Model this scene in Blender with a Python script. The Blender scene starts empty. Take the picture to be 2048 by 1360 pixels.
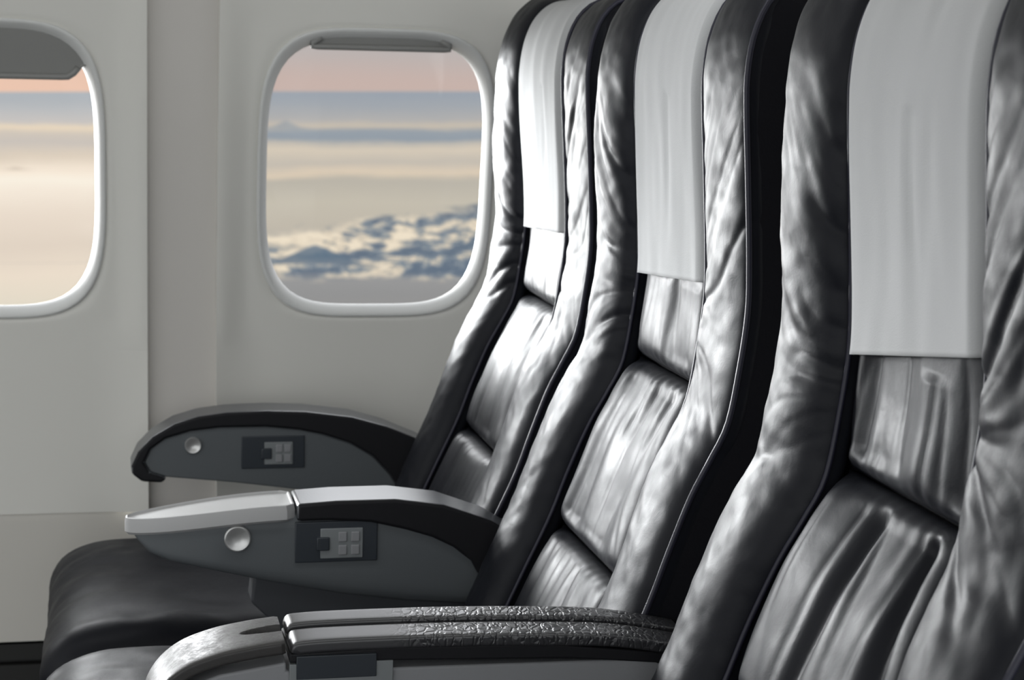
import bpy, math, random
from mathutils import Matrix, Vector, noise

sc = bpy.context.scene
col = sc.collection
Z0 = 1.06                     # height of the camera above the cabin floor

# ------------------------------------------------------------------ camera
F = 3700.0                    # focal length in pixels of a 2048 px wide frame
def unit(v):
    return Vector(v).normalized()
ay = unit((220 - 1024, 680 - 115, -F))            # cabin "towards the wall" axis in camera space
bx = 140.0
ax = unit(((F * ay.z - bx * ay.y) / ay.x, bx, -F))
if ax.x < 0:
    ax = -ax
az = ax.cross(ay)
cam_d = bpy.data.cameras.new('camera')
cam = bpy.data.objects.new('camera', cam_d)
col.objects.link(cam)
M = Matrix((ax, ay, az)).to_4x4()                 # rows: cabin axes in camera space
M.translation = (0, 0, Z0)
cam.matrix_world = M
cam_d.sensor_width = 36.0
cam_d.lens = F / 2048 * 36.0
cam_d.clip_start = 0.05
cam_d.dof.use_dof = True
cam_d.dof.focus_distance = 1.48
cam_d.dof.aperture_fstop = 15.0
sc.camera = cam

sc.view_settings.view_transform = 'Standard'
sc.view_settings.look = 'None'
sc.view_settings.gamma = 1.0
sc.view_settings.exposure = 0.0
sc.view_settings.use_curve_mapping = False
sc.cycles.caustics_reflective = False
sc.cycles.sample_clamp_indirect = 3.0

# ------------------------------------------------------------------ node helper
class X:
    """a float socket with arithmetic"""
    def __init__(s, nt, sock): s.nt = nt; s.k = sock
    def _m(s, op, *o):
        n = s.nt.nodes.new('ShaderNodeMath'); n.operation = op
        for i, v in enumerate((s,) + o):
            if isinstance(v, X): s.nt.links.new(v.k, n.inputs[i])
            else: n.inputs[i].default_value = v
        return X(s.nt, n.outputs[0])
    def __add__(s, o): return s._m('ADD', o)
    def __sub__(s, o): return s._m('SUBTRACT', o)
    def __mul__(s, o): return s._m('MULTIPLY', o)
    def __truediv__(s, o): return s._m('DIVIDE', o)
    def max(s, o): return s._m('MAXIMUM', o)
    def min(s, o): return s._m('MINIMUM', o)
    def abs(s): return s._m('ABSOLUTE')
    def pow(s, o): return s._m('POWER', o)
    def exp(s): return s._m('EXPONENT')
    def step(s, a, b, t0=0.0, t1=1.0):
        n = s.nt.nodes.new('ShaderNodeMapRange'); n.interpolation_type = 'SMOOTHSTEP'
        s.nt.links.new(s.k, n.inputs[0])
        for i, v in ((1, a), (2, b), (3, t0), (4, t1)):
            if isinstance(v, X): s.nt.links.new(v.k, n.inputs[i])
            else: n.inputs[i].default_value = v
        return X(s.nt, n.outputs[0])

def lin(c):
    return tuple(((v / 255) / 12.92 if v / 255 <= .04045 else ((v / 255 + .055) / 1.055) ** 2.4) for v in c) + (1.0,)

def mix(nt, fac, a, b):
    n = nt.nodes.new('ShaderNodeMix'); n.data_type = 'RGBA'
    for i, v in ((0, fac), (6, a), (7, b)):
        if isinstance(v, X): nt.links.new(v.k, n.inputs[i])
        elif hasattr(v, 'is_output'): nt.links.new(v, n.inputs[i])
        else: n.inputs[i].default_value = v
    return n.outputs[2]

def ramp(nt, fac, stops):
    n = nt.nodes.new('ShaderNodeValToRGB')
    nt.links.new(fac.k, n.inputs[0])
    el = n.color_ramp.elements
    while len(el) < len(stops): el.new(0.5)
    for e, (p, c) in zip(el, stops):
        e.position = p; e.color = lin(c)
    return n.outputs[0]

def tex_noise(nt, vec, scale, detail=4.0, rough=.55, dist=0.0):
    n = nt.nodes.new('ShaderNodeTexNoise')
    n.inputs['Scale'].default_value = scale; n.inputs['Detail'].default_value = detail
    n.inputs['Roughness'].default_value = rough; n.inputs['Distortion'].default_value = dist
    if vec is not None: nt.links.new(vec, n.inputs['Vector'])
    return X(nt, n.outputs[0])

def combine(nt, x, y, z):
    n = nt.nodes.new('ShaderNodeCombineXYZ')
    for i, v in enumerate((x, y, z)):
        if isinstance(v, X): nt.links.new(v.k, n.inputs[i])
        else: n.inputs[i].default_value = v
    return n.outputs[0]

# ------------------------------------------------------------------ sky: a sea of cloud at dawn, by direction
FILL = 1.75                   # daylight level of the sky on the aisle side and overhead
wd = bpy.data.worlds.new('sky'); sc.world = wd; wd.use_nodes = True
nt = wd.node_tree; nt.nodes.clear()
tc = nt.nodes.new('ShaderNodeTexCoord')
sp = nt.nodes.new('ShaderNodeSeparateXYZ'); nt.links.new(tc.outputs['Generated'], sp.inputs[0])
dx, dy, dz = (X(nt, sp.outputs[i]) for i in range(3))
hor = (dx * dx + dy * dy).pow(.5).max(.02)
E_ = dz / hor                                     # tangent of the elevation
A_ = dx / dy.max(.05)                             # bearing: tangent off the wall normal
wob = tex_noise(nt, combine(nt, A_ * 14.0, E_ * 60.0, 3.1), 1.0, 3.0) - .5
wob2 = tex_noise(nt, combine(nt, A_ * 40.0, E_ * 160.0, 7.7), 1.0, 5.0) - .5
Es = E_ - A_ * .022 + .003                        # bands rise a little to the right
Ew = Es + wob * .007 + wob2 * .003
t = (Ew + .16) / .18                              # -0.16 .. 0.02
def P(e): return (e + .16) / .18
right = ramp(nt, t, [
    (P(-.150), (158, 154, 150)), (P(-.125), (150, 150, 150)), (P(-.106), (160, 160, 160)), (P(-.088), (196, 188, 174)),
    (P(-.074), (200, 193, 178)), (P(-.062), (190, 184, 172)), (P(-.0585), (224, 208, 186)), (P(-.053), (200, 192, 180)),
    (P(-.046), (218, 206, 188)), (P(-.0425), (196, 190, 180)), (P(-.0395), (150, 160, 170)), (P(-.0355), (156, 164, 172)),
    (P(-.033), (205, 194, 178)), (P(-.030), (182, 180, 178)), (P(-.022), (166, 171, 177)), (P(-.0155), (158, 166, 176))])
warm = ramp(nt, t, [
    (P(-.150), (222, 212, 196)), (P(-.130), (230, 222, 204)), (P(-.110), (240, 226, 208)), (P(-.095), (230, 216, 200)),
    (P(-.080), (238, 224, 208)), (P(-.066), (250, 238, 222)), (P(-.060), (255, 246, 230)), (P(-.056), (252, 238, 220)),
    (P(-.048), (226, 212, 194)), (P(-.042), (206, 198, 190)), (P(-.037), (212, 202, 190)), (P(-.033), (240, 222, 196)),
    (P(-.030), (205, 200, 196)), (P(-.024), (190, 192, 194)), (P(-.020), (182, 186, 190)), (P(-.0155), (178, 184, 190))])
warmth = A_.step(.075, -.01)
sea = mix(nt, warmth, right, warm)
# cumulus bank low in the view towards the right
cx = combine(nt, A_ * 34.0, E_ * 84.0, 1.7)
cn = tex_noise(nt, cx, 1.0, 9.0, .62, .25)
cn2 = tex_noise(nt, combine(nt, A_ * 34.0 + .14, E_ * 84.0 - .26, 1.7), 1.0, 9.0, .62, .25)
topE = A_ * .14 - .1035
bank = (E_ + (cn - .5) * .022).step(topE + .003, topE - .002) * (E_ + (cn - .5) * .008).step(-.1175, -.111) * (A_ + (cn - .5) * .05).step(.07, .082) * warmth.step(.6, .2)
lit = (cn - cn2) * 5.0 + .64 + (E_ - topE) * 9.0 - (A_ - .125) * 3.2
cum = ramp(nt, lit, [(.05, (98, 114, 132)), (.32, (134, 146, 156)), (.52, (186, 182, 172)), (.72, (228, 214, 192)), (.95, (246, 232, 208))])
sea = mix(nt, bank * .93, sea, cum)
# dark peak standing out of the cloud, and a faint far one
def peak(cA, e0, w, h):
    d = (A_ - cA).abs() / w
    return (E_ + (cn - .5) * .004).step(e0 + .0, e0 + .0012) * (E_ + (cn - .5) * .005 - (d.pow(1.5) * -1.0).exp() * h - e0).step(.0012, -.0006)
sea = mix(nt, peak(.108, -.1085, .017, .0105) * .93, sea, ramp(nt, (E_ + .11) * 90.0 + (cn - .5) * .8, [(0.0, (134, 142, 150)), (.5, (98, 118, 136)), (1.0, (112, 130, 146))]))
sea = mix(nt, peak(.092, -.0365, .008, .005) * .7, sea, lin((150, 160, 170)))
wisp = peak(-.048, -.0598, .006, .0018)
sea = mix(nt, wisp * .6, sea, lin((190, 176, 160)))
pink = mix(nt, E_.step(-.012, .012), lin((203, 182, 174)), lin((188, 182, 180)))
peach = mix(nt, E_.step(-.016, .012), lin((240, 202, 180)), lin((226, 200, 186)))
skyc = mix(nt, warmth, pink, peach)
skyc = mix(nt, E_.step(.025, .13), skyc, (2.7, 2.75, 2.85, 1))      # unseen bright band, added above the visible sky to light the pad tops
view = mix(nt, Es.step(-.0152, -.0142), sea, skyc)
# rest of the dome: neutral daylight, paler below
ahead = (dx * -.30 - dy * .95).step(-.15, .85)
lo = mix(nt, ahead, (.22, .22, .22, 1), (.77 * FILL, .79 * FILL, .79 * FILL, 1))
hi = mix(nt, ahead, (.34, .35, .36, 1), (.97 * FILL, .99 * FILL, 1.02 * FILL, 1))
dome = mix(nt, dz.step(-.25, .5), lo, hi)
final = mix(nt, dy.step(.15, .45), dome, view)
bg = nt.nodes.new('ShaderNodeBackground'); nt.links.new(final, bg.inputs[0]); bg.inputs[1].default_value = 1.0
wo = nt.nodes.new('ShaderNodeOutputWorld'); nt.links.new(bg.outputs[0], wo.inputs[0])

# low, hazy sun ahead of the wing, entering by the windows
sd = bpy.data.lights.new('sun', 'SUN'); sd.energy = 11.5; sd.angle = math.radians(26); sd.color = (.97, .99, 1.0)
so = bpy.data.objects.new('sun', sd); col.objects.link(so)
so.rotation_euler = Vector((.59, -.79, -.11)).to_track_quat('-Z', 'Y').to_euler()
so.location = (-2, 5, 1.5)
# second, wider sun, added to brighten the nearest seat
gd = bpy.data.lights.new('fill_sun', 'SUN'); gd.energy = 11.0; gd.angle = math.radians(52); gd.color = (.97, .99, 1.0)
go = bpy.data.objects.new('fill_sun', gd); col.objects.link(go)
go.rotation_euler = Vector((.42, -.90, -.16)).to_track_quat('-Z', 'Y').to_euler()
go.location = (-1.4, 5, 1.8)

# unseen area light added under the bins to lift upward-facing surfaces
ld = bpy.data.lights.new('overhead_fill', 'AREA'); ld.shape = 'RECTANGLE'; ld.size = 5.0; ld.size_y = .12; ld.energy = 9.0; ld.color = (.97, .99, 1.0)
lo_ = bpy.data.objects.new('overhead_fill', ld); col.objects.link(lo_); lo_.location = (-.4, 1.50, Z0 + .455)

# ------------------------------------------------------------------ materials
def mat(name, base, rough=.5, spec=.5, metal=0.0, bump=None, coat=0.0, sheen=0.0, build=None, ior=1.5):
    m = bpy.data.materials.new(name); m.use_nodes = True
    t = m.node_tree; b = t.nodes['Principled BSDF']
    b.inputs['Base Color'].default_value = tuple(base) + (1,)
    b.inputs['Roughness'].default_value = rough
    b.inputs['Specular IOR Level'].default_value = spec
    b.inputs['IOR'].default_value = ior
    b.inputs['Metallic'].default_value = metal
    b.inputs['Coat Weight'].default_value = coat
    b.inputs['Sheen Weight'].default_value = sheen
    tcn = t.nodes.new('ShaderNodeTexCoord')
    if bump:
        sc_, st, det = bump
        h = tex_noise(t, tcn.outputs['Object'], sc_, det)
        bn = t.nodes.new('ShaderNodeBump'); bn.inputs['Strength'].default_value = st; bn.inputs['Distance'].default_value = .002
        t.links.new(h.k, bn.inputs['Height']); t.links.new(bn.outputs[0], b.inputs['Normal'])
    if build: build(t, b, tcn)
    return m

def leather_nodes(t, b, tcn):
    big = tex_noise(t, tcn.outputs['Object'], 22.0, 4.0)
    t.links.new(big.step(.3, .7, .40, .53).k, b.inputs['Roughness'])
    fine = tex_noise(t, tcn.outputs['Object'], 900.0, 2.0)
    mid = tex_noise(t, tcn.outputs['Object'], 70.0, 4.0, .6, .4)
    bn = t.nodes.new('ShaderNodeBump'); bn.inputs['Strength'].default_value = .22; bn.inputs['Distance'].default_value = .0015
    t.links.new((mid + fine * .12).k, bn.inputs['Height']); t.links.new(bn.outputs[0], b.inputs['Normal'])

def cloth_nodes(t, b, tcn):
    w = tex_noise(t, tcn.outputs['Object'], 1200.0, 1.0)
    bn = t.nodes.new('ShaderNodeBump'); bn.inputs['Strength'].default_value = .25; bn.inputs['Distance'].default_value = .0006
    t.links.new(w.k, bn.inputs['Height']); t.links.new(bn.outputs[0], b.inputs['Normal'])

def worn_nodes(t, b, tcn):
    n1 = tex_noise(t, tcn.outputs['Object'], 60.0, 6.0, .7)
    n2 = tex_noise(t, tcn.outputs['Object'], 260.0, 3.0, .6, 1.0)
    t.links.new((n1 * .5 + n2 * .5).step(.35, .68, .34, .58).k, b.inputs['Roughness'])
    bn = t.nodes.new('ShaderNodeBump'); bn.inputs['Strength'].default_value = .12; bn.inputs['Distance'].default_value = .001
    t.links.new((n1 + n2).k, bn.inputs['Height']); t.links.new(bn.outputs[0], b.inputs['Normal'])

def crackle_nodes(t, b, tcn):
    sx = t.nodes.new('ShaderNodeSeparateXYZ'); t.links.new(tcn.outputs['Object'], sx.inputs[0])
    px, py, pz = (X(t, sx.outputs[i]) for i in range(3))
    jit = tex_noise(t, tcn.outputs['Object'], 90.0, 2.0) - .5
    v = t.nodes.new('ShaderNodeTexVoronoi'); v.feature = 'DISTANCE_TO_EDGE'; v.inputs['Scale'].default_value = 1.0
    t.links.new(combine(t, (px + jit * .01) * 190.0, (py + jit * .01) * 75.0, pz * 80.0), v.inputs['Vector'])
    worn = px.step(-.055, -.010)                    # the elbow end of the pad is cracked
    h = X(t, v.outputs[0]).min(.22) * 4.0 * worn
    bn = t.nodes.new('ShaderNodeBump'); bn.inputs['Strength'].default_value = .6; bn.inputs['Distance'].default_value = .0009
    t.links.new((h + tex_noise(t, tcn.outputs['Object'], 500.0, 2.0) * .06).k, bn.inputs['Height']); t.links.new(bn.outputs[0], b.inputs['Normal'])
    t.links.new(worn.step(0.0, 1.0, .38, .32).k, b.inputs['Roughness'])

LEATHER = mat('black_leather', (.0095, .0103, .0140), .45, .17, build=leather_nodes)
SIDE = mat('black_side_fabric', (.010, .010, .013), .8, .15, bump=(500, .2, 2))
PIPING = mat('navy_piping', (.018, .018, .032), .45, .4)
CLOTH = mat('grey_headrest_cloth', (.445, .45, .455), .9, .15, sheen=.1, build=cloth_nodes)
WALL = mat('cream_wall_plastic', (.70, .69, .645), .48, .35, bump=(700, .04, 2))
DADO = mat('dado_plastic', (.58, .56, .515), .5, .3, bump=(700, .04, 2))
STRIP = mat('wall_strip_plastic', (.61, .585, .55), .5, .3, bump=(700, .04, 2))
REVEAL = mat('window_frame_plastic', (.64, .645, .63), .4, .4)
SHADE = mat('window_shade_plastic', (.23, .23, .22), .45, .4)
GREYP = mat('grey_armrest_plastic', (.098, .108, .115), .5, .4, bump=(900, .06, 2))
PALE = mat('pale_tray_plastic', (.44, .44, .44), .5, .3, bump=(900, .05, 2))
PAD = mat('pad_vinyl_sheen_top', (.060, .064, .072), .30, .6, bump=(600, .08, 2), ior=2.0)  # pad tops: base colour lightened to carry the window sheen
PADSIDE = mat('black_pad_shaded_flank', (.009, .009, .011), .6, .25, bump=(600, .08, 2))  # same pad's flanks: their unlit, darker tone is put into the colour
CRACK = mat('cracked_pad_leather', (.030, .030, .033), .30, .5, build=crackle_nodes, ior=1.7)
CAPM = mat('worn_dark_cap', (.036, .034, .033), .45, .40, build=worn_nodes)
PANELG = mat('mid_grey_armrest_plastic', (.25, .255, .265), .5, .4, bump=(900, .06, 2))
CTRL = mat('control_plate_black', (.028, .034, .042), .4, .45)
DISP = mat('control_key_grey', (.20, .215, .22), .45, .4)
DISC = mat('recline_button_silver', (.55, .55, .54), .3, .5, metal=.6)
DARKG = mat('dark_base_plastic', (.03, .031, .034), .6, .3)
CARPET = mat('dark_carpet', (.03, .03, .036), .95, .1, bump=(400, .6, 3))
SUPP = mat('dark_grey_support_plastic', (.045, .048, .054), .6, .3)
BLACKR = mat('black_air_grille', (.015, .015, .014), .6, .3)
METAL = mat('seat_leg_metal', (.35, .35, .36), .4, .5, metal=.8)

gm = bpy.data.materials.new('window_pane_acrylic'); gm.use_nodes = True
t = gm.node_tree; t.nodes.clear()
tr = t.nodes.new('ShaderNodeBsdfTransparent'); tr.inputs[0].default_value = (.995, .995, .995, 1)
gl = t.nodes.new('ShaderNodeBsdfGlossy'); gl.inputs['Roughness'].default_value = .05
mx = t.nodes.new('ShaderNodeMixShader'); mx.inputs[0].default_value = .02
o = t.nodes.new('ShaderNodeOutputMaterial')
t.links.new(tr.outputs[0], mx.inputs[1]); t.links.new(gl.outputs[0], mx.inputs[2]); t.links.new(mx.outputs[0], o.inputs[0])
PANE = gm

# ------------------------------------------------------------------ mesh helpers (coordinates relative to the camera; z is raised by Z0 on linking)
def link(name, verts, faces, m, parent=None, smooth=True, flip=False):
    me = bpy.data.meshes.new(name)
    base = Vector(parent_base(parent))
    vs = [Vector((v[0], v[1], v[2] + Z0)) - base for v in verts]
    if flip: faces = [tuple(reversed(f)) for f in faces]
    me.from_pydata(vs, [], faces); me.validate(); me.update()
    me.materials.append(m)
    if smooth: me.shade_smooth()
    o = bpy.data.objects.new(name, me); col.objects.link(o)
    if parent: o.parent = parent
    return o

def parent_base(p):
    b = Vector((0, 0, 0))
    while p is not None:
        b += Vector(p.location); p = p.parent
    return b

def structure(o):
    o['kind'] = 'structure'; return o

def bevel(o, w, seg=3, angle=35):
    b = o.modifiers.new('bevel', 'BEVEL'); b.width = w; b.segments = seg; b.limit_method = 'ANGLE'; b.angle_limit = math.radians(angle)
    b.harden_normals = False
    return o

def fix_normals(o):
    import bmesh
    bm = bmesh.new(); bm.from_mesh(o.data); bmesh.ops.recalc_face_normals(bm, faces=bm.faces); bm.to_mesh(o.data); bm.free()
    return o

def sharp(o, deg=40):
    o.data.set_sharp_from_angle(angle=math.radians(deg)); return o

def extrude_xz(name, pts, y0, y1, m, parent=None, bev=.003, seg=3, ends=None):
    n = len(pts)
    v = [(x, y0, z) for x, z in pts] + [(x, y1, z) for x, z in pts]
    f = [tuple(range(n)), tuple(range(2 * n - 1, n - 1, -1))] + [(i, i + n, (i + 1) % n + n, (i + 1) % n) for i in range(n)]
    o = fix_normals(link(name, v, f, m, parent))
    if ends:
        o.data.materials.append(ends); o.data.polygons[0].material_index = 1; o.data.polygons[1].material_index = 1
    sharp(o, 30)
    if bev: bevel(o, bev, seg)
    return o

def box(name, x0, x1, y0, y1, z0, z1, m, parent=None, bev=.002):
    return extrude_xz(name, [(x0, z0), (x1, z0), (x1, z1), (x0, z1)], y0, y1, m, parent, bev)

def tube(name, pts, r, m, parent=None, n=8):
    v = []; f = []
    k = len(pts)
    for i, p in enumerate(pts):
        a = Vector(pts[max(i - 1, 0)]); b = Vector(pts[min(i + 1, k - 1)])
        tg = (b - a).normalized(); s = tg.cross(Vector((0, 1, 0)))
        if s.length < 1e-3: s = tg.cross(Vector((0, 0, 1)))
        s.normalize(); u = s.cross(tg)
        for j in range(n):
            an = 2 * math.pi * j / n
            v.append(Vector(p) + s * math.cos(an) * r + u * math.sin(an) * r)
    for i in range(k - 1):
        for j in range(n):
            f.append((i * n + j, i * n + (j + 1) % n, (i + 1) * n + (j + 1) % n, (i + 1) * n + j))
    f.append(tuple(range(n))); f.append(tuple(range((k - 1) * n, k * n)))
    return fix_normals(link(name, v, f, m, parent))

def spline(pts, n):
    """Catmull-Rom through 2-D points, n samples evenly spaced by length"""
    P_ = [Vector(p) for p in pts]
    P_ = [P_[0] * 2 - P_[1]] + P_ + [P_[-1] * 2 - P_[-2]]
    dense = []
    for i in range(1, len(P_) - 2):
        a, b, c, d = P_[i - 1:i + 3]
        for j in range(24):
            u = j / 24
            dense.append(.5 * ((2 * b) + (c - a) * u + (2 * a - 5 * b + 4 * c - d) * u * u + (3 * b - a - 3 * c + d) * u ** 3))
    dense.append(P_[-2])
    L = [0]
    for i in range(1, len(dense)): L.append(L[-1] + (dense[i] - dense[i - 1]).length)
    out = []; k = 0
    for i in range(n):
        q = L[-1] * i / (n - 1)
        while k < len(L) - 2 and L[k + 1] < q: k += 1
        w = (q - L[k]) / max(1e-9, L[k + 1] - L[k])
        out.append(dense[k].lerp(dense[k + 1], min(1, w)))
    return out, L[-1]

class Path:
    def __init__(s, pts, n=400):
        s.p, s.L = spline(pts, n); s.n = n
        s.nm = []
        for i in range(n):
            tg = (s.p[min(i + 2, n - 1)] - s.p[max(i - 2, 0)]).normalized()
            s.nm.append(Vector((-tg.y, tg.x)))
    def at(s, q, n=0.0):
        """q in metres along, n metres off the front"""
        a = max(0.0, min(1.0, q / s.L)) * (s.n - 1); i = min(int(a), s.n - 2); w = a - i
        p = s.p[i].lerp(s.p[i + 1], w); m = s.nm[i].lerp(s.nm[i + 1], w).normalized()
        return p + m * n
    def q_at_z(s, z):
        for i in range(s.n - 1):
            if s.p[i].y <= z <= s.p[i + 1].y:
                return s.L * (i + (z - s.p[i].y) / (s.p[i + 1].y - s.p[i].y)) / (s.n - 1)
        return s.L

def sstep(a, b, x):
    u = max(0.0, min(1.0, (x - a) / (b - a))); return u * u * (3 - 2 * u)

def grid_faces(nu, nv, close_v=False, off=0):
    f = []
    for i in range(nu - 1):
        for j in range(nv if close_v else nv - 1):
            k = (j + 1) % nv
            f.append((off + i * nv + j, off + i * nv + k, off + (i + 1) * nv + k, off + (i + 1) * nv + j))
    return f

def lathe_y(name, prof, cx, cz, m, parent=None, n=28):
    """disc facing -y: prof is [(radius, y)]"""
    v = []
    for r, y in prof:
        for j in range(n):
            a = 2 * math.pi * j / n; v.append((cx + r * math.cos(a), y, cz + r * math.sin(a)))
    f = grid_faces(len(prof), n, True)
    f.append(tuple(range(n))); f.append(tuple(range((len(prof) - 1) * n, len(prof) * n)))
    return sharp(fix_normals(link(name, v, f, m, parent)), 40)

# ------------------------------------------------------------------ the cabin shell
def wall_y(z):
    return 2.474 - (z + .45) ** 2 / 3.5
PITCH = .509
WIN_X = [.345 - PITCH * k for k in range(3)]      # window centres, the first two are in the picture
WZ = -.147
ZT, ZB = .42, -.600

def panel_y(x, z, xc):
    """window panel: gently bowled, its edges rolling up beside the pillar strips"""
    d = abs(x - xc)
    lift = .014 * sstep(.166, .2095, d)
    return wall_y(z) - lift - .0008 * sstep(-.565, -.60, z)

def outline(hw, hh, n=96, p=4.2, top=None):
    """rounded window outline, slightly narrower at the top and bottom"""
    o = []
    for i in range(n):
        a = 2 * math.pi * i / n
        c, s = math.cos(a), math.sin(a)
        r = (abs(c) ** p + abs(s) ** p) ** (-1 / p)
        o.append((hw * r * c * (1.0 - .035 * abs(r * s) ** 3), hh * r * s))
    return o

def window_panel(xc, idx):
    hx = .2095
    n = 96
    inner = outline(.1555, .1905)
    rings = []
    # ring 0 the opening, ring K the rectangle that bounds the polar zone
    bx_, bz_ = hx, .235
    v = []; f = []
    K = 14
    rect = []
    for i in range(n):
        a = 2 * math.pi * i / n; c, s = math.cos(a), math.sin(a)
        k = 1 / max(abs(c), abs(s)); rect.append((c * k * bx_, s * k * bz_))
    for k in range(K + 1):
        w = k / K
        for i in range(n):
            x = xc + inner[i][0] * (1 - w) + rect[i][0] * w
            z = WZ + inner[i][1] * (1 - w) + rect[i][1] * w
            v.append((x, panel_y(x, z, xc) + .004 * (1 - sstep(0, .12, w)), z))
    f += grid_faces(K + 1, n, True)
    # panel above and below the polar zone
    def strip(z0, z1, nz):
        b = len(v); xs = sorted(xc + p_[0] for p_ in rect if abs(abs(p_[1]) - bz_) < 1e-6 and p_[1] < 0); m_ = len(xs)
        for j in range(nz + 1):
            z = z0 + (z1 - z0) * j / nz
            for x in xs: v.append((x, panel_y(x, z, xc), z))
        f.extend(grid_faces(nz + 1, m_, False, b))
    strip(WZ + bz_, ZT, 10); strip(ZB, WZ - bz_, 10)
    # turned-back side edges beside the strips
    for sx in (-1, 1):
        b = len(v); x = xc + sx * hx
        for j in range(41):
            z = ZB + (ZT - ZB) * j / 40
            v.append((x, panel_y(x, z, xc), z)); v.append((x + sx * .0015, wall_y(z) + .012, z))
        f.extend(grid_faces(41, 2, False, b))
    o = link('wall_panel' if idx else 'wall_left', v, f, WALL)
    fix_normals(o); sharp(o, 50)
    o.data.flip_normals() if o.data.polygons[0].normal.y > 0 else None
    structure(o)
    # moulded frame
    name = 'window_%d' % (idx + 1)
    prof = [(.1580, .1930, .0045), (.1570, .1920, -.0018), (.1548, .1898, -.0028), (.1525, .1875, -.0015), (.1500, .1845, .0015), (.1475, .1810, .0060), (.1450, .1775, .0110), (.1440, .1765, .0160)]
    v = []
    for hw, hh, dyy in prof:
        for (ox, oz) in outline(hw, hh):
            v.append((xc + ox, wall_y(WZ + oz) + dyy, WZ + oz))
    fr = link(name, v, grid_faces(len(prof), n, True), REVEAL)
    fix_normals(fr); structure(fr)
    # pane
    v = []
    for yy in (.0135, .0160):
        for (ox, oz) in outline(.1448, .1767): v.append((xc + ox, wall_y(WZ + oz) + yy, WZ + oz))
    f2 = [tuple(range(n)), tuple(range(2 * n - 1, n - 1, -1))] + [(i, (i + 1) % n, (i + 1) % n + n, i + n) for i in range(n)]
    link('window_pane', v, f2, PANE, fr, smooth=False)
    return fr

def shade(fr, xc, zlow, hw=.1465):
    """pull-down blind: a thin board in its slot with a rounded grip along the bottom"""
    v = []; f = []
    nx, nz = 40, 16
    for side in (0, 1):
        for j in range(nz + 1):
            for i in range(nx + 1):
                a = -1 + 2 * i / nx
                edge = .0165 * (sstep(.80, 1.0, abs(a)))      # lower corners lift
                zl = zlow + edge
                z = zl + (WZ + .184 - zl) * j / nz
                lim = .1500 * (max(0.0, 1 - min(1, abs(z - WZ) / .1840) ** 4.2)) ** (1 / 4.2) * (1 - .035 * min(1, abs(z - WZ) / .1840) ** 3)
                x = xc + a * min(hw, lim)
                y = wall_y(z) + .0065 + (.004 if side else 0)
                if j == 0: y += (-.003 if not side else 0)
                v.append((x, y, z))
    N = (nx + 1) * (nz + 1)
    f += grid_faces(nz + 1, nx + 1); f += grid_faces(nz + 1, nx + 1, False, N)
    f += [(i, i + 1, N + i + 1, N + i) for i in range(nx)]
    o = fix_normals(link('window_shade', v, f, SHADE, fr)); sharp(o, 40)
    pts = []
    for i in range(33):
        a = -.93 + 1.86 * i / 32
        z = zlow + .0165 * sstep(.80, 1.0, abs(a))
        lim = .1490 * (max(0.0, 1 - min(1, abs(z - WZ) / .1830) ** 4.2)) ** (1 / 4.2) * .965
        pts.append((xc + a * min(hw, lim), wall_y(z) + .0055, z + .001))
    tube('shade_grip', pts, .0042, SHADE, fr, 10)
    return o

wins = [window_panel(x, i) for i, x in enumerate(WIN_X)]
shade(wins[0], WIN_X[0], .0195)
shade(wins[1], WIN_X[1], -.0265)
shade(wins[2], WIN_X[2], -.085)  # unseen blind, drawn partway to shape the sun on the nearest seat

def wall_strip(name, x0, x1, z0, z1, dyy, m, n=40):
    v = []
    for j in range(n + 1):
        z = z0 + (z1 - z0) * j / n
        v += [(x0, wall_y(z) + dyy, z), (x1, wall_y(z) + dyy, z)]
    o = link(name, v, grid_faces(n + 1, 2), m)
    if o.data.polygons[0].normal.y > 0: o.data.flip_normals()
    return structure(o)
for k in range(-1, 3):
    xc = .345 - PITCH / 2 - PITCH * k
    wall_strip('trim_%d' % (k + 2), xc - .047, xc + .047, ZB, ZT, .0005, STRIP)
wall_strip('wall_rear', .5995 + .047, 2.6, ZB, ZT, 0, WALL)
wall_strip('wall_front', -3.2, WIN_X[2] - PITCH / 2 - .045, ZB, ZT, 0, WALL)
# dado below, set slightly back, and the return-air grille along the floor
def extrude_yz(name, pts, x0, x1, m, bev=0):
    n = len(pts)
    v = [(x0, y, z) for y, z in pts] + [(x1, y, z) for y, z in pts]
    f = [tuple(range(n)), tuple(range(2 * n - 1, n - 1, -1))] + [(i, i + n, (i + 1) % n + n, (i + 1) % n) for i in range(n)]
    return structure(sharp(fix_normals(link(name, v, f, m)), 25))
zs = [ZB + .012, ZB - .02, -.65, -.70, -.735, -.768]
extrude_yz('trim_5', [(wall_y(z) + .0015, z) for z in zs] + [(2.53, -.768), (2.53, ZB + .012)], -3.2, 2.6, DADO)
v = []
zz = -.772; prof = []
while zz > -1.05:
    prof += [(zz, .004), (zz - .020, .004), (zz - .021, .016), (zz - .026, .016), (zz - .027, .004)]; zz -= .028
for z, d in prof: v += [(-3.2, wall_y(z) + d, z), (2.6, wall_y(z) + d, z)]
structure(sharp(fix_normals(link('baseboard_left', v, grid_faces(len(prof), 2), BLACKR)), 20))
extrude_yz('wall_left_base', [(2.50, -1.06), (2.50, -.766), (2.53, -.766), (2.53, -1.06)], -3.2, 2.6, DARKG)
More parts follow.
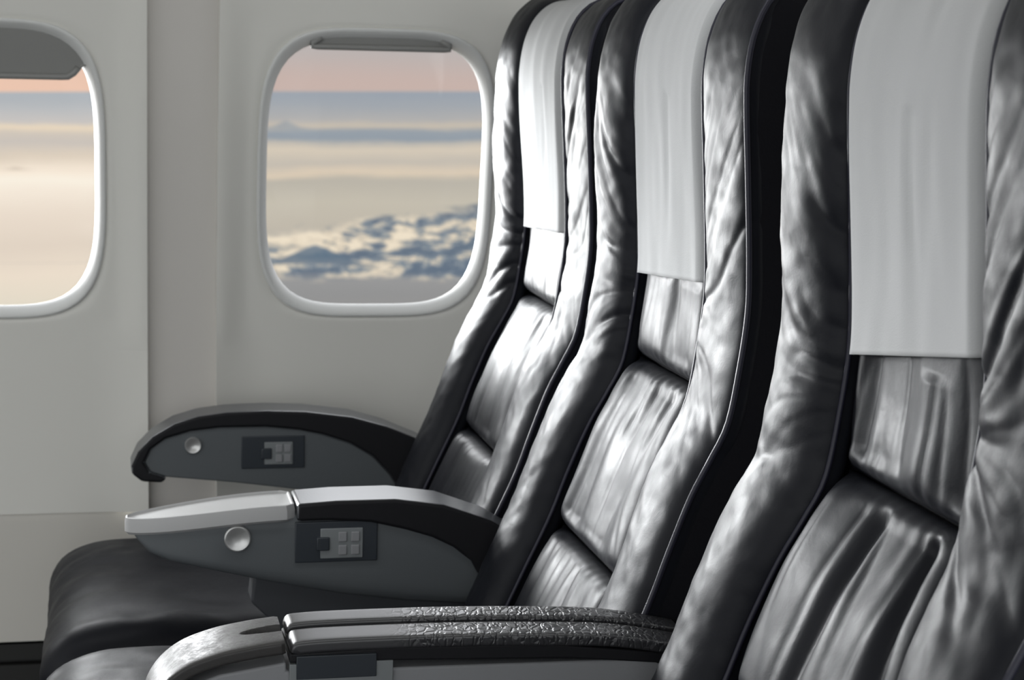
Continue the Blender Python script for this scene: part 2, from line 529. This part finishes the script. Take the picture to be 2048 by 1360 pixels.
# floor, bin underside and ceiling
structure(fix_normals(box('floor', -3.2, 2.6, -1.6, 2.5, -1.10, -1.06, CARPET, None, 0)))
extr = [( -3.2, 0), (2.6, 0)]
v = []
cp = [(wall_y(ZT), ZT), (2.16, .50), (1.75, .47), (1.30, .50), (1.22, .60), (1.20, .92), (.7, 1.0), (-.7, 1.0), (-1.6, .95)]
for y, z in cp: v += [(-3.2, y, z), (2.6, y, z)]
structure(sharp(fix_normals(link('ceiling', v, grid_faces(len(cp), 2), WALL)), 30))

# ------------------------------------------------------------------ seats
BACK = [(.290, -.74), (.325, -.66), (.358, -.57), (.389, -.50), (.419, -.435), (.437, -.385), (.454, -.34), (.469, -.31), (.483, -.28), (.491, -.235),
        (.496, -.19), (.4955, -.15), (.492, -.09), (.488, -.03), (.4875, 0.0), (.492, .03), (.503, .055), (.521, .071), (.543, .074), (.562, .064), (.574, .045), (.580, .015), (.583, -.02)]
path = Path(BACK)
QTOP = path.q_at_z(.071)
Q = path.q_at_z
QU, QLOW = Q(-.270), Q(-.437)

def nz3(a, b, c): return noise.noise(Vector((a, b, c)))

def ridged(a, b, c):
    return 1.0 - min(1.0, math.sqrt(nz3(a, b, c) ** 2 + .004) * 2.2)

def bolster(name, yc, side, seed, parent, dxo, near=.017):
    """padded wing along one edge of the backrest; side +1 is the window side"""
    nu, nv = 420, 110
    q0, q1 = Q(-.70), path.L - .012
    v = []
    for i in range(nu):
        q = q0 + (q1 - q0) * i / (nu - 1)
        z = path.at(q).y
        crown = (.027 if side > 0 else near + (.017 - near) * sstep(-.22, -.36, z)) - (.011 if side > 0 else near * .3) * sstep(-.10, .04, z) - .004 * sstep(-.40, -.60, z)
        if q > QTOP: crown *= 1 - .5 * sstep(QTOP, path.L, q)
        endt = min(1.0, (q1 - q) / .03); endt = math.sqrt(max(0.02, 1 - (1 - endt) ** 2))
        w = .0535 - .009 * sstep(-.28, -.42, z)
        cn_, cy = -.002, side * (.1575 + .009 * sstep(-.28, -.42, z) - .004 * sstep(.03, .08, z))
        fold_on = sstep(.035, -.06, z) * (1 - .85 * sstep(-.25, -.36, z))
        for j in range(nv):
            a = 2 * math.pi * j / nv
            c, s = math.cos(a), math.sin(a)
            pw = 2.15 if s > 0 else 4.0
            r = (abs(c) ** pw + abs(s) ** pw) ** (-1 / pw)
            ny, nn = c * r, s * r
            front = max(0.0, s)
            across = ny * .05 * side
            # folds: run down and inwards in the upper half, up and inwards lower down
            ang = .95 - 1.75 * sstep(-.16, -.29, z)
            al, ac = q, across * 1.25
            u_ = al * math.cos(ang) + ac * math.sin(ang)
            w_ = -al * math.sin(ang) + ac * math.cos(ang)
            u2 = q - across * (1.3 - 2.4 * sstep(-.14, -.27, z))
            fld = ridged(u2 * 18 + seed, across * 8 + seed * 1.7, seed) ** 2
            fld2 = ridged(u2 * 38 + seed * 3.1, across * 15 - seed, seed + 4.4) ** 3
            slow = nz3(q * 11 + seed, across * 12, seed * 2.2)
            d = fold_on * (-.0052 * fld * (.3 + 1.1 * max(0, slow + .3)) - .0010 * fld2) + .0030 * slow * (1 - .8 * sstep(-.24, -.36, z))
            d += .0008 * nz3(q * 70, across * 70, seed + 9)
            k = .30 + .70 * front
            n_ = cn_ + nn * (crown + .002 if s > 0 else .016) * endt + d * k * (1 if s >= 0 else .4)
            y = yc + cy + ny * (w + d * .5) * (.55 + .45 * endt)
            p = path.at(q, n_)
            v.append((p.x + dxo, y, p.y))
    f = grid_faces(nu, nv, True)
    f.append(tuple(range(nv))); f.append(tuple(range((nu - 1) * nv, nu * nv)))
    return fix_normals(link(name, v, f, LEATHER, parent))

def back_panel(name, yc, q0, q1, seed, parent, dxo, gather_top, gather_bot, amp=1.0):
    nu, nv = 110, 72
    hw = .1065
    v = []
    for back in (0, 1):
        for i in range(nu):
            ti = i / (nu - 1); q = q0 + (q1 - q0) * ti; zq = path.at(q).y
            for j in range(nv):
                tj = -1 + 2 * j / (nv - 1)
                y = tj * hw * (1 + .15 * sstep(-.28, -.42, zq))
                if back: n_ = -.022
                else:
                    e = min(q - q0, q1 - q); ey = hw * (1 - abs(tj))
                    puff = (1 - math.exp(-e / .006)) * (1 - math.exp(-ey / .008))
                    fan = y * (1 + .35 * (ti - .5))
                    a = ridged(fan * 16 + seed, q * 3.0 + seed, seed) ** 2
                    b = ridged(fan * 41 + seed * 2, q * 6.0 - seed, seed + 3) ** 3
                    s1 = nz3(y * 13 + seed, q * 7, seed + 6)
                    g = gather_top * math.exp(-(q1 - q) / .035) + gather_bot * math.exp(-(q - q0) / .035)
                    gat = g * (.5 + .5 * math.sin(y * 330 + 4 * nz3(y * 20, seed, 1.0)))
                    mid = sstep(0, .02, e)
                    n_ = -.016 + puff * .019 + mid * amp * (-.0058 * a - .0012 * b + .0045 * s1) -   .0013 * gat * sstep(0, .004, e)
                if zq > -.185 and not back: n_ = min(n_, .0005)
                p = path.at(q, n_)
                v.append((p.x + dxo, yc + y, p.y))
    N = nu * nv
    f = grid_faces(nu, nv) + [tuple(reversed(q)) for q in grid_faces(nu, nv, False, N)]
    for i in range(nu - 1):
        for j in (0, nv - 1): f.append((i * nv + j, (i + 1) * nv + j, N + (i + 1) * nv + j, N + i * nv + j))
    for j in range(nv - 1):
        for i in (0, nu - 1): f.append((i * nv + j, i * nv + j + 1, N + i * nv + j + 1, N + i * nv + j))
    return fix_normals(link(name, v, f, LEATHER, parent))

def head_cover(yc, seed, parent, dxo, skew):
    """cloth that drops over the top of the seat, front and back"""
    nu, nv = 120, 40
    q0, q1 = Q(-.192), path.L
    v = []
    for lay in (0, 1):
        for i in range(nu):
            for j in range(nv):
                tj = -1 + 2 * j / (nv - 1)
                qa = q0 + skew * (1 - tj) / 2
                q = qa + (q1 - qa) * i / (nu - 1)
                y = tj * (.1015 + .002 * nz3(q * 9, seed, tj))
                ed = 1 - abs(tj)
                d = .0022 * nz3(y * 26 + seed, q * 5, seed) + .0010 * nz3(y * 60, q * 12, seed + 2)
                if q < Q(-.02):
                    d -= .0016 * math.exp(-((y + .012 + .02 * nz3(q * 6, seed, 0)) / .006) ** 2) * sstep(Q(-.16), Q(-.08), q)
                n_ = .0065 + d * sstep(0, .1, ed) - .007 * (1 - sstep(0, .10, ed)) - (.0016 if lay else 0)
                p = path.at(q, n_)
                v.append((p.x + dxo, yc + y, p.y))
    N = nu * nv
    f = grid_faces(nu, nv) + grid_faces(nu, nv, False, N)
    for i in range(nu - 1):
        for j in (0, nv - 1): f.append((i * nv + j, (i + 1) * nv + j, N + (i + 1) * nv + j, N + i * nv + j))
    for j in range(nv - 1):
        for i in (0, nu - 1): f.append((i * nv + j, i * nv + j + 1, N + i * nv + j + 1, N + i * nv + j))
    o = fix_normals(link('headrest_cover', v, f, CLOTH, parent)); o['label'] = 'pale grey cloth headrest cover'
    return o

def cushion(yc, seed, parent, lift=0.0):
    """seat cushion: rounded slab with a soft nose"""
    hw = .207
    prof_top = [(.400, -.598), (.30, -.592), (.20, -.588), (.10, -.585), (.03, -.585), (-.025, -.591), (-.058, -.607), (-.074, -.635), (-.073, -.668), (-.062, -.705), (-.040, -.738), (.02, -.752), (.20, -.752), (.400, -.745)]
    pts, L = spline(prof_top, 120)
    nv = 56
    v = []
    for i, p in enumerate(pts):
        a = pts[max(i - 1, 0)]; b = pts[min(i + 1, 119)]
        tg = (b - a).normalized(); nrm = Vector((-tg.y, tg.x))
        if nrm.dot(p - Vector((.16, -.67))) < 0: nrm = -nrm
        for j in range(nv):
            tj = -1 + 2 * j / (nv - 1)
            tj = math.copysign(abs(tj) ** .75, tj)
            edge = abs(tj)
            e = (1 - max(0, (edge - .78) / .22) ** 2.4) ** .5 if edge < 1 else 0.0
            drop = .050 * (1 - e)
            d = .004 * nz3(p.x * 9 + seed, tj * 3, seed) + .0025 * ridged(p.x * 14, tj * 5 + seed, seed) * e
            c = p - nrm * drop + nrm * d
            v.append((c.x, yc + tj * hw, c.y + lift * sstep(-.75, -.65, c.y)))
    f = grid_faces(120, nv)
    f.append(tuple(i * nv for i in range(120))); f.append(tuple(i * nv + nv - 1 for i in range(120)))
    f.append(tuple(range(nv))); f.append(tuple(range(119 * nv, 120 * nv)))
    return fix_normals(link('seat_cushion', v, f, LEATHER, parent))

def seat(yc, seed, label, dxo=0.0, skew=.010, near=.005, fold=1.0, lift=0.0):
    root = bpy.data.objects.new('airplane_seat', None); col.objects.link(root)
    root.location = (.25, yc, 0.0); root.empty_display_size = .1
    root['label'] = label; root['category'] = 'seat'; root['group'] = 'row of three leather airplane seats'
    # backrest shell
    front = [path.at(Q(-.72) + (QTOP - .012 - Q(-.72)) * i / 40, -.003) for i in range(41)]
    back = [Vector(p) for p in ((.562, .052), (.585, .030), (.598, -.02), (.604, -.10), (.600, -.20), (.585, -.30), (.560, -.40), (.520, -.52), (.46, -.66), (.41, -.74))]
    core = [path.at(Q(-.72) + (QTOP - .012 - Q(-.72)) * i / 40, -.024) for i in range(41)]
    extrude_xz('backrest_shell', [(p.x + dxo, p.y) for p in core + back], yc - .186, yc + .186, SIDE, root, 0)
    for s in (-1, 1):
        ya, yb = sorted((yc + s * .184, yc + s * .2095))
        extrude_xz('side_panel', [(p.x + dxo, p.y) for p in front + back], ya, yb, SIDE, root, .004, 3)
    bolster('side_bolster', yc, 1, seed + 1.3, root, dxo)
    bolster('side_bolster', yc, -1, seed + 7.9, root, dxo, near)
    back_panel('upper_panel', yc, QU + .0012, QTOP + .02, seed + 2.1, root, dxo, 0.0, .8, .9 * fold)
    back_panel('middle_panel', yc, QLOW + .0012, QU - .0012, seed + 5.2, root, dxo, 1.0, .35, 1.0 * fold)
    back_panel('lower_panel', yc, Q(-.69), QLOW - .0012, seed + 8.4, root, dxo, 1.0, .2, .7)
    head_cover(yc, seed + 3.7, root, dxo, skew)
    for s in (-1, 1):
        pts = []
        for i in range(90):
            q = Q(-.66) + (path.L - .03 - Q(-.66)) * i / 89
            p = path.at(q, .0005); pts.append((p.x + dxo, yc + s * .2105, p.y))
        tube('edge_piping', pts, .0026, PIPING, root)
        pts = []
        for i in range(90):
            q = Q(-.66) + (path.L - .03 - Q(-.66)) * i / 89
            p = path.at(q, .001); pts.append((p.x + dxo, yc + s * (.1035 + .016 * sstep(-.28, -.42, p.y)), p.y))
        tube('seam_piping', pts, .0022, PIPING, root)
    cushion(yc, seed, root, lift)
    box('seat_pan', -.02, .44, yc - .19, yc + .19, -.80, -.748, DARKG, root, .006)
    for x in (.06, .36):
        for s in (-1, 1):
            box('seat_leg', x - .018, x + .018, yc + s * .14 - .012, yc + s * .14 + .012, -1.059, -.80, METAL, root, .003)
    return root

YA, YB, YC = 2.10, 1.60, 1.09
seatA = seat(YA, 1.0, 'black leather airplane seat beside the cabin wall and window, its headrest cloth glaring white')
seatB = seat(YB, 24.6, 'black leather airplane seat in the middle of the row, between the other two seats', 0.0, .014, .011, 1.25, .018)
seatC = seat(YC, 47.3, 'large black leather airplane seat nearest the viewer, its grey headrest cloth the widest', .006, .030, .016, 2.1, .018)

# ------------------------------------------------------------------ armrests
def label_part(o, s): o['label'] = s; return o

def sweep_flat(name, pts, y0, y1, th, m, parent, nu=60, nv=40, p=5.0, dent=None):
    """strip with rounded edges along an x-z path; its top is on the path"""
    P2 = Path(pts, 200)
    v = []
    hw = (y1 - y0) / 2; yc = (y0 + y1) / 2
    for i in range(nu):
        q = P2.L * i / (nu - 1)
        endt = min(q, P2.L - q)
        for j in range(nv):
            a = 2 * math.pi * j / nv
            c, s = math.cos(a), math.sin(a)
            r = (abs(c) ** p + abs(s) ** p) ** (-1 / p)
            ny, nn = c * r, s * r
            k = 1 - .05 * (1 - sstep(0, .003, endt))
            n_ = -th / 2 + nn * th / 2 * k
            if dent and s > 0: n_ -= dent(q / P2.L, ny)
            pp = P2.at(q, n_)
            v.append((pp.x, yc + ny * hw * k, pp.y))
    f = grid_faces(nu, nv, True)
    f.append(tuple(range(nv))); f.append(tuple(range((nu - 1) * nv, nu * nv)))
    return sharp(fix_normals(link(name, v, f, m, parent)), 55)

def control(yf, x0, x1, z0, z1, lx0, lx1, lz0, lz1, parent):
    box('control_panel', x0, x1, yf - .0022, yf + .004, z0, z1, CTRL, parent, .001)
    box('control_key_plate', lx0, lx1, yf - .0036, yf + .002, lz0, lz1, DISP, parent, .0008)
    box('control_switch', lx0 - .004, lx0 + .009, yf - .0056, yf + .001, (lz0 + lz1) / 2 - .007, (lz0 + lz1) / 2 + .007, CTRL, parent, .0012)
    for ix in range(2):
        for iz in range(2):
            cx_ = lx0 + (lx1 - lx0) * (.52 + .30 * ix); cz_ = lz0 + (lz1 - lz0) * (.28 + .44 * iz)
            box('control_key', cx_ - .0042, cx_ + .0042, yf - .0050, yf + .001, cz_ - .0050, cz_ + .0050, PANELG, parent, .0008)

def recline_button(cx_, cz_, yf, parent, r=.0133):
    lathe_y('recline_button', [(r, yf + .004), (r, yf - .0025), (r * .90, yf - .0040), (r * .72, yf - .0036), (r * .5, yf - .0022), (r * .12, yf - .0016)], cx_, cz_, DISC, parent)

# middle armrest (window seat / middle seat): pale tray tip
y0, y1 = 1.817, 1.883
def tray_w(x): return .0355 * (max(0, 1 - (1 - min(1, max(0, (x - .0105) / .168))) ** 3.0)) ** .5
def lerp_line(pts, x):
    for (xa, za), (xb, zb) in zip(pts, pts[1:]):
        if xa <= x <= xb: return za + (zb - za) * (x - xa) / (xb - xa)
    return pts[0][1] if x < pts[0][0] else pts[-1][1]
btop = [(.013, -.4585), (.10, -.4545), (.178, -.4495), (.255, -.4500), (.30, -.458), (.385, -.478), (.405, -.50)]
bbot = [(.013, -.4605), (.016, -.467), (.024, -.478), (.035, -.4895), (.055, -.498), (.084, -.5045), (.15, -.521), (.23, -.538), (.30, -.548), (.405, -.557)]
v = []; nb, na = 90, 48
for i in range(nb):
    x = .013 + .392 * (i / (nb - 1)) ** 1.5
    zt, zb = lerp_line(btop, x), lerp_line(bbot, x)
    hw_ = max(.002, min(.030, tray_w(x) - .0035))
    for j in range(na):
        a = 2 * math.pi * j / na; c, s_ = math.cos(a), math.sin(a)
        r_ = (abs(c) ** 7 + abs(s_) ** 7) ** (-1 / 7)
        v.append((x, 1.85 + hw_ * r_ * c, (zt + zb) / 2 + (zt - zb) / 2 * r_ * s_))
armAB = fix_normals(link('armrest', v, grid_faces(nb, na, True) + [tuple(range(na)), tuple(range((nb - 1) * na, nb * na))], GREYP, seatA))
label_part(armAB, 'grey armrest with pale grey tray tip')
# tray cap
n = 64
def tray_half(t): return tray_w(.0105 + .168 * t)
def tray_ring(inset, dz):
    L_ = .168 - inset; r = []
    for i in range(n):
        u = i / (n - 1)
        # from back near corner along the near side to the tip and back along the far side
        if u <= .5: tt = (1 - 2 * u) ** 1.6; s = -1
        else: tt = (2 * u - 1) ** 1.6; s = 1
        x = .0105 + inset + (L_ - inset) * tt
        w = max(0.0005, tray_half((x - .0105) / .168) - inset * .9)
        cr = sstep(.168, .158, x - .0105) * .25 + .75
        zt = -.4565 + .0175 * sstep(-.3, 1.0, (x - .0105) / .168) - .0030
        r.append((x, 1.85 + s * w * cr, zt + dz))
    return r
v = []; rs = [(.004, -.0155), (.0, -.0125), (.0, -.004), (.0010, .0016), (.0026, .0020), (.0036, .0004), (.0056, -.0004), (.018, -.0006)]
for ins, dzz in rs: v += tray_ring(ins, dzz)
f = grid_faces(len(rs), n, True); f.append(tuple(range(n))); f.append(tuple(range((len(rs) - 1) * n, len(rs) * n)))
cap = sharp(fix_normals(link('armrest_tray_tip', v, f, PALE, armAB)), 28); label_part(cap, 'pale grey dished tray tip')
padAB = [(.180, -.4395), (.22, -.4372), (.28, -.4370), (.33, -.4440), (.38, -.4620), (.43, -.492), (.455, -.53), (.46, -.60), (.395, -.60), (.381, -.555), (.376, -.535), (.359, -.504), (.340, -.489), (.318, -.478), (.290, -.469), (.255, -.4605), (.215, -.4575), (.180, -.4575)]
extrude_xz('armrest_pad', padAB, y0 - .001, y1 + .001, PAD, armAB, .0035, 3, PADSIDE)
control(y0 + .003, .1785, .262, -.5005, -.4585, .204, .247, -.4965, -.4655, armAB)
recline_button(.121, -.4735, y0 + .003, armAB)
extrude_xz('armrest_support', [(.135, -.543), (.152, -.560), (.172, -.60), (.18, -.70), (.19, -.752), (.45, -.752), (.45, -.57), (.395, -.54), (.25, -.52), (.14, -.50)], y0 + .012, y1 - .012, SUPP, armAB, .003)

# window armrest: dark hooped pad around a grey cheek
w0, w1 = 2.318, 2.378
hoop_out = [(.0215, -.507), (.030, -.488), (.048, -.469), (.075, -.453), (.105, -.444), (.14, -.4395), (.19, -.438), (.24, -.440), (.30, -.448), (.345, -.461), (.39, -.480), (.44, -.51), (.46, -.56), (.46, -.62)]
hoop_in = [(.40, -.62), (.372, -.560), (.350, -.525), (.327, -.500), (.297, -.482), (.262, -.470), (.231, -.4635), (.19, -.459), (.131, -.459), (.095, -.463), (.064, -.472), (.046, -.485), (.038, -.502), (.045, -.515), (.066, -.522), (.060, -.5285), (.035, -.5265), (.0225, -.516)]
body = [(.046, -.485), (.064, -.472), (.095, -.463), (.131, -.459), (.19, -.459), (.231, -.4635), (.262, -.470), (.297, -.482), (.327, -.500), (.350, -.525), (.372, -.560), (.39, -.60), (.33, -.558), (.25, -.545), (.15, -.531), (.066, -.522), (.045, -.515), (.038, -.502)]
armW = extrude_xz('armrest', body, w0 + .004, w1 - .004, GREYP, seatA, .002)
label_part(armW, 'grey armrest by the wall under a dark hooped pad')
extrude_xz('armrest_pad', hoop_out + hoop_in, w0 - .001, w1, PAD, armW, .0035, 3, PADSIDE)
control(w0 + .004, .159, .239, -.513, -.4715, .188, .224, -.508, -.479, armW)
recline_button(.0985, -.4815, w0 + .004, armW, .0105)

# near armrest (middle seat / aisle seat): worn dark cap and split, cracked pad; the aisle end has the same
def split_armrest(yc, seatx, lab):
    y0, y1 = yc - .035, yc + .035
    body = [(.030, -.470), (.045, -.458), (.075, -.4475), (.124, -.4400), (.124, -.4470), (.415, -.4500), (.46, -.47), (.46, -.56), (.40, -.568), (.20, -.553), (.09, -.530), (.045, -.510), (.030, -.490)]
    arm = extrude_xz('armrest', body, y0 + .0035, y1 - .0035, PANELG, seatx, .002)
    label_part(arm, lab)
    def dent(u, ny):
        a = max(0.0, 1 - ((u - 1.0) / .20) ** 2)
        return .007 * sstep(.0, .25, a - (ny / .23) ** 2) if abs(ny) < .27 else 0.0
    sweep_flat('armrest_end_cap', [(.027, -.505), (.0205, -.478), (.029, -.456), (.047, -.4400), (.072, -.4305), (.098, -.4255), (.1225, -.4225)], y0, y1, .0115, CAPM, arm, 150, 240, 6.0, dent)
    vs_ = []
    for zz_ in (-.0285, -.0270):
        for i in range(28):
            a = 2 * math.pi * i / 28
            vs_.append((.1150 + .0085 * math.cos(a), yc + .0006 + .0060 * math.sin(a), -.4000 + zz_ - .0012 + .10 * .0085 * math.cos(a)))
    link('notch_shade', vs_, [tuple(range(28)), tuple(range(28, 56))] + [(i, (i + 1) % 28, (i + 1) % 28 + 28, i + 28) for i in range(28)], PADSIDE, arm, smooth=False)  # dark disc standing in for the shade inside the cap's notch
    for a_, b_, up in ((y0, yc + .0010, 0.0), (yc + .0050, y1, .0022)):
        sweep_flat('armrest_pad_strip', [(px_, pz_ + up - .0006) for px_, pz_ in ((.1265, -.4310), (.1285, -.4255), (.136, -.4232), (.17, -.4222), (.25, -.4226), (.32, -.4250), (.38, -.4290), (.44, -.4400))], a_, b_, .010, CRACK, arm, 120, 48, 7.0)
    extrude_xz('armrest_pad_base', [(.126, -.4330), (.20, -.4310), (.32, -.4335), (.44, -.4480), (.46, -.50), (.41, -.4530), (.34, -.4460), (.203, -.4415), (.126, -.4400)], y0 + .0015, y1 - .0015, PADSIDE, arm, .0015)
    box('control_surround', .1262, .2035, y0 + .0005, y0 + .01, -.4900, -.4408, DISP, arm, .0006)
    box('control_panel', .1312, .1908, y0 - .0008, y0 + .006, -.4523, -.4345, CTRL, arm, .0006)
    return arm
split_armrest(1.355, seatB, 'armrest with a worn dark end cap and cracked split pad')
split_armrest(.855, seatC, 'aisle armrest with a worn dark end cap')
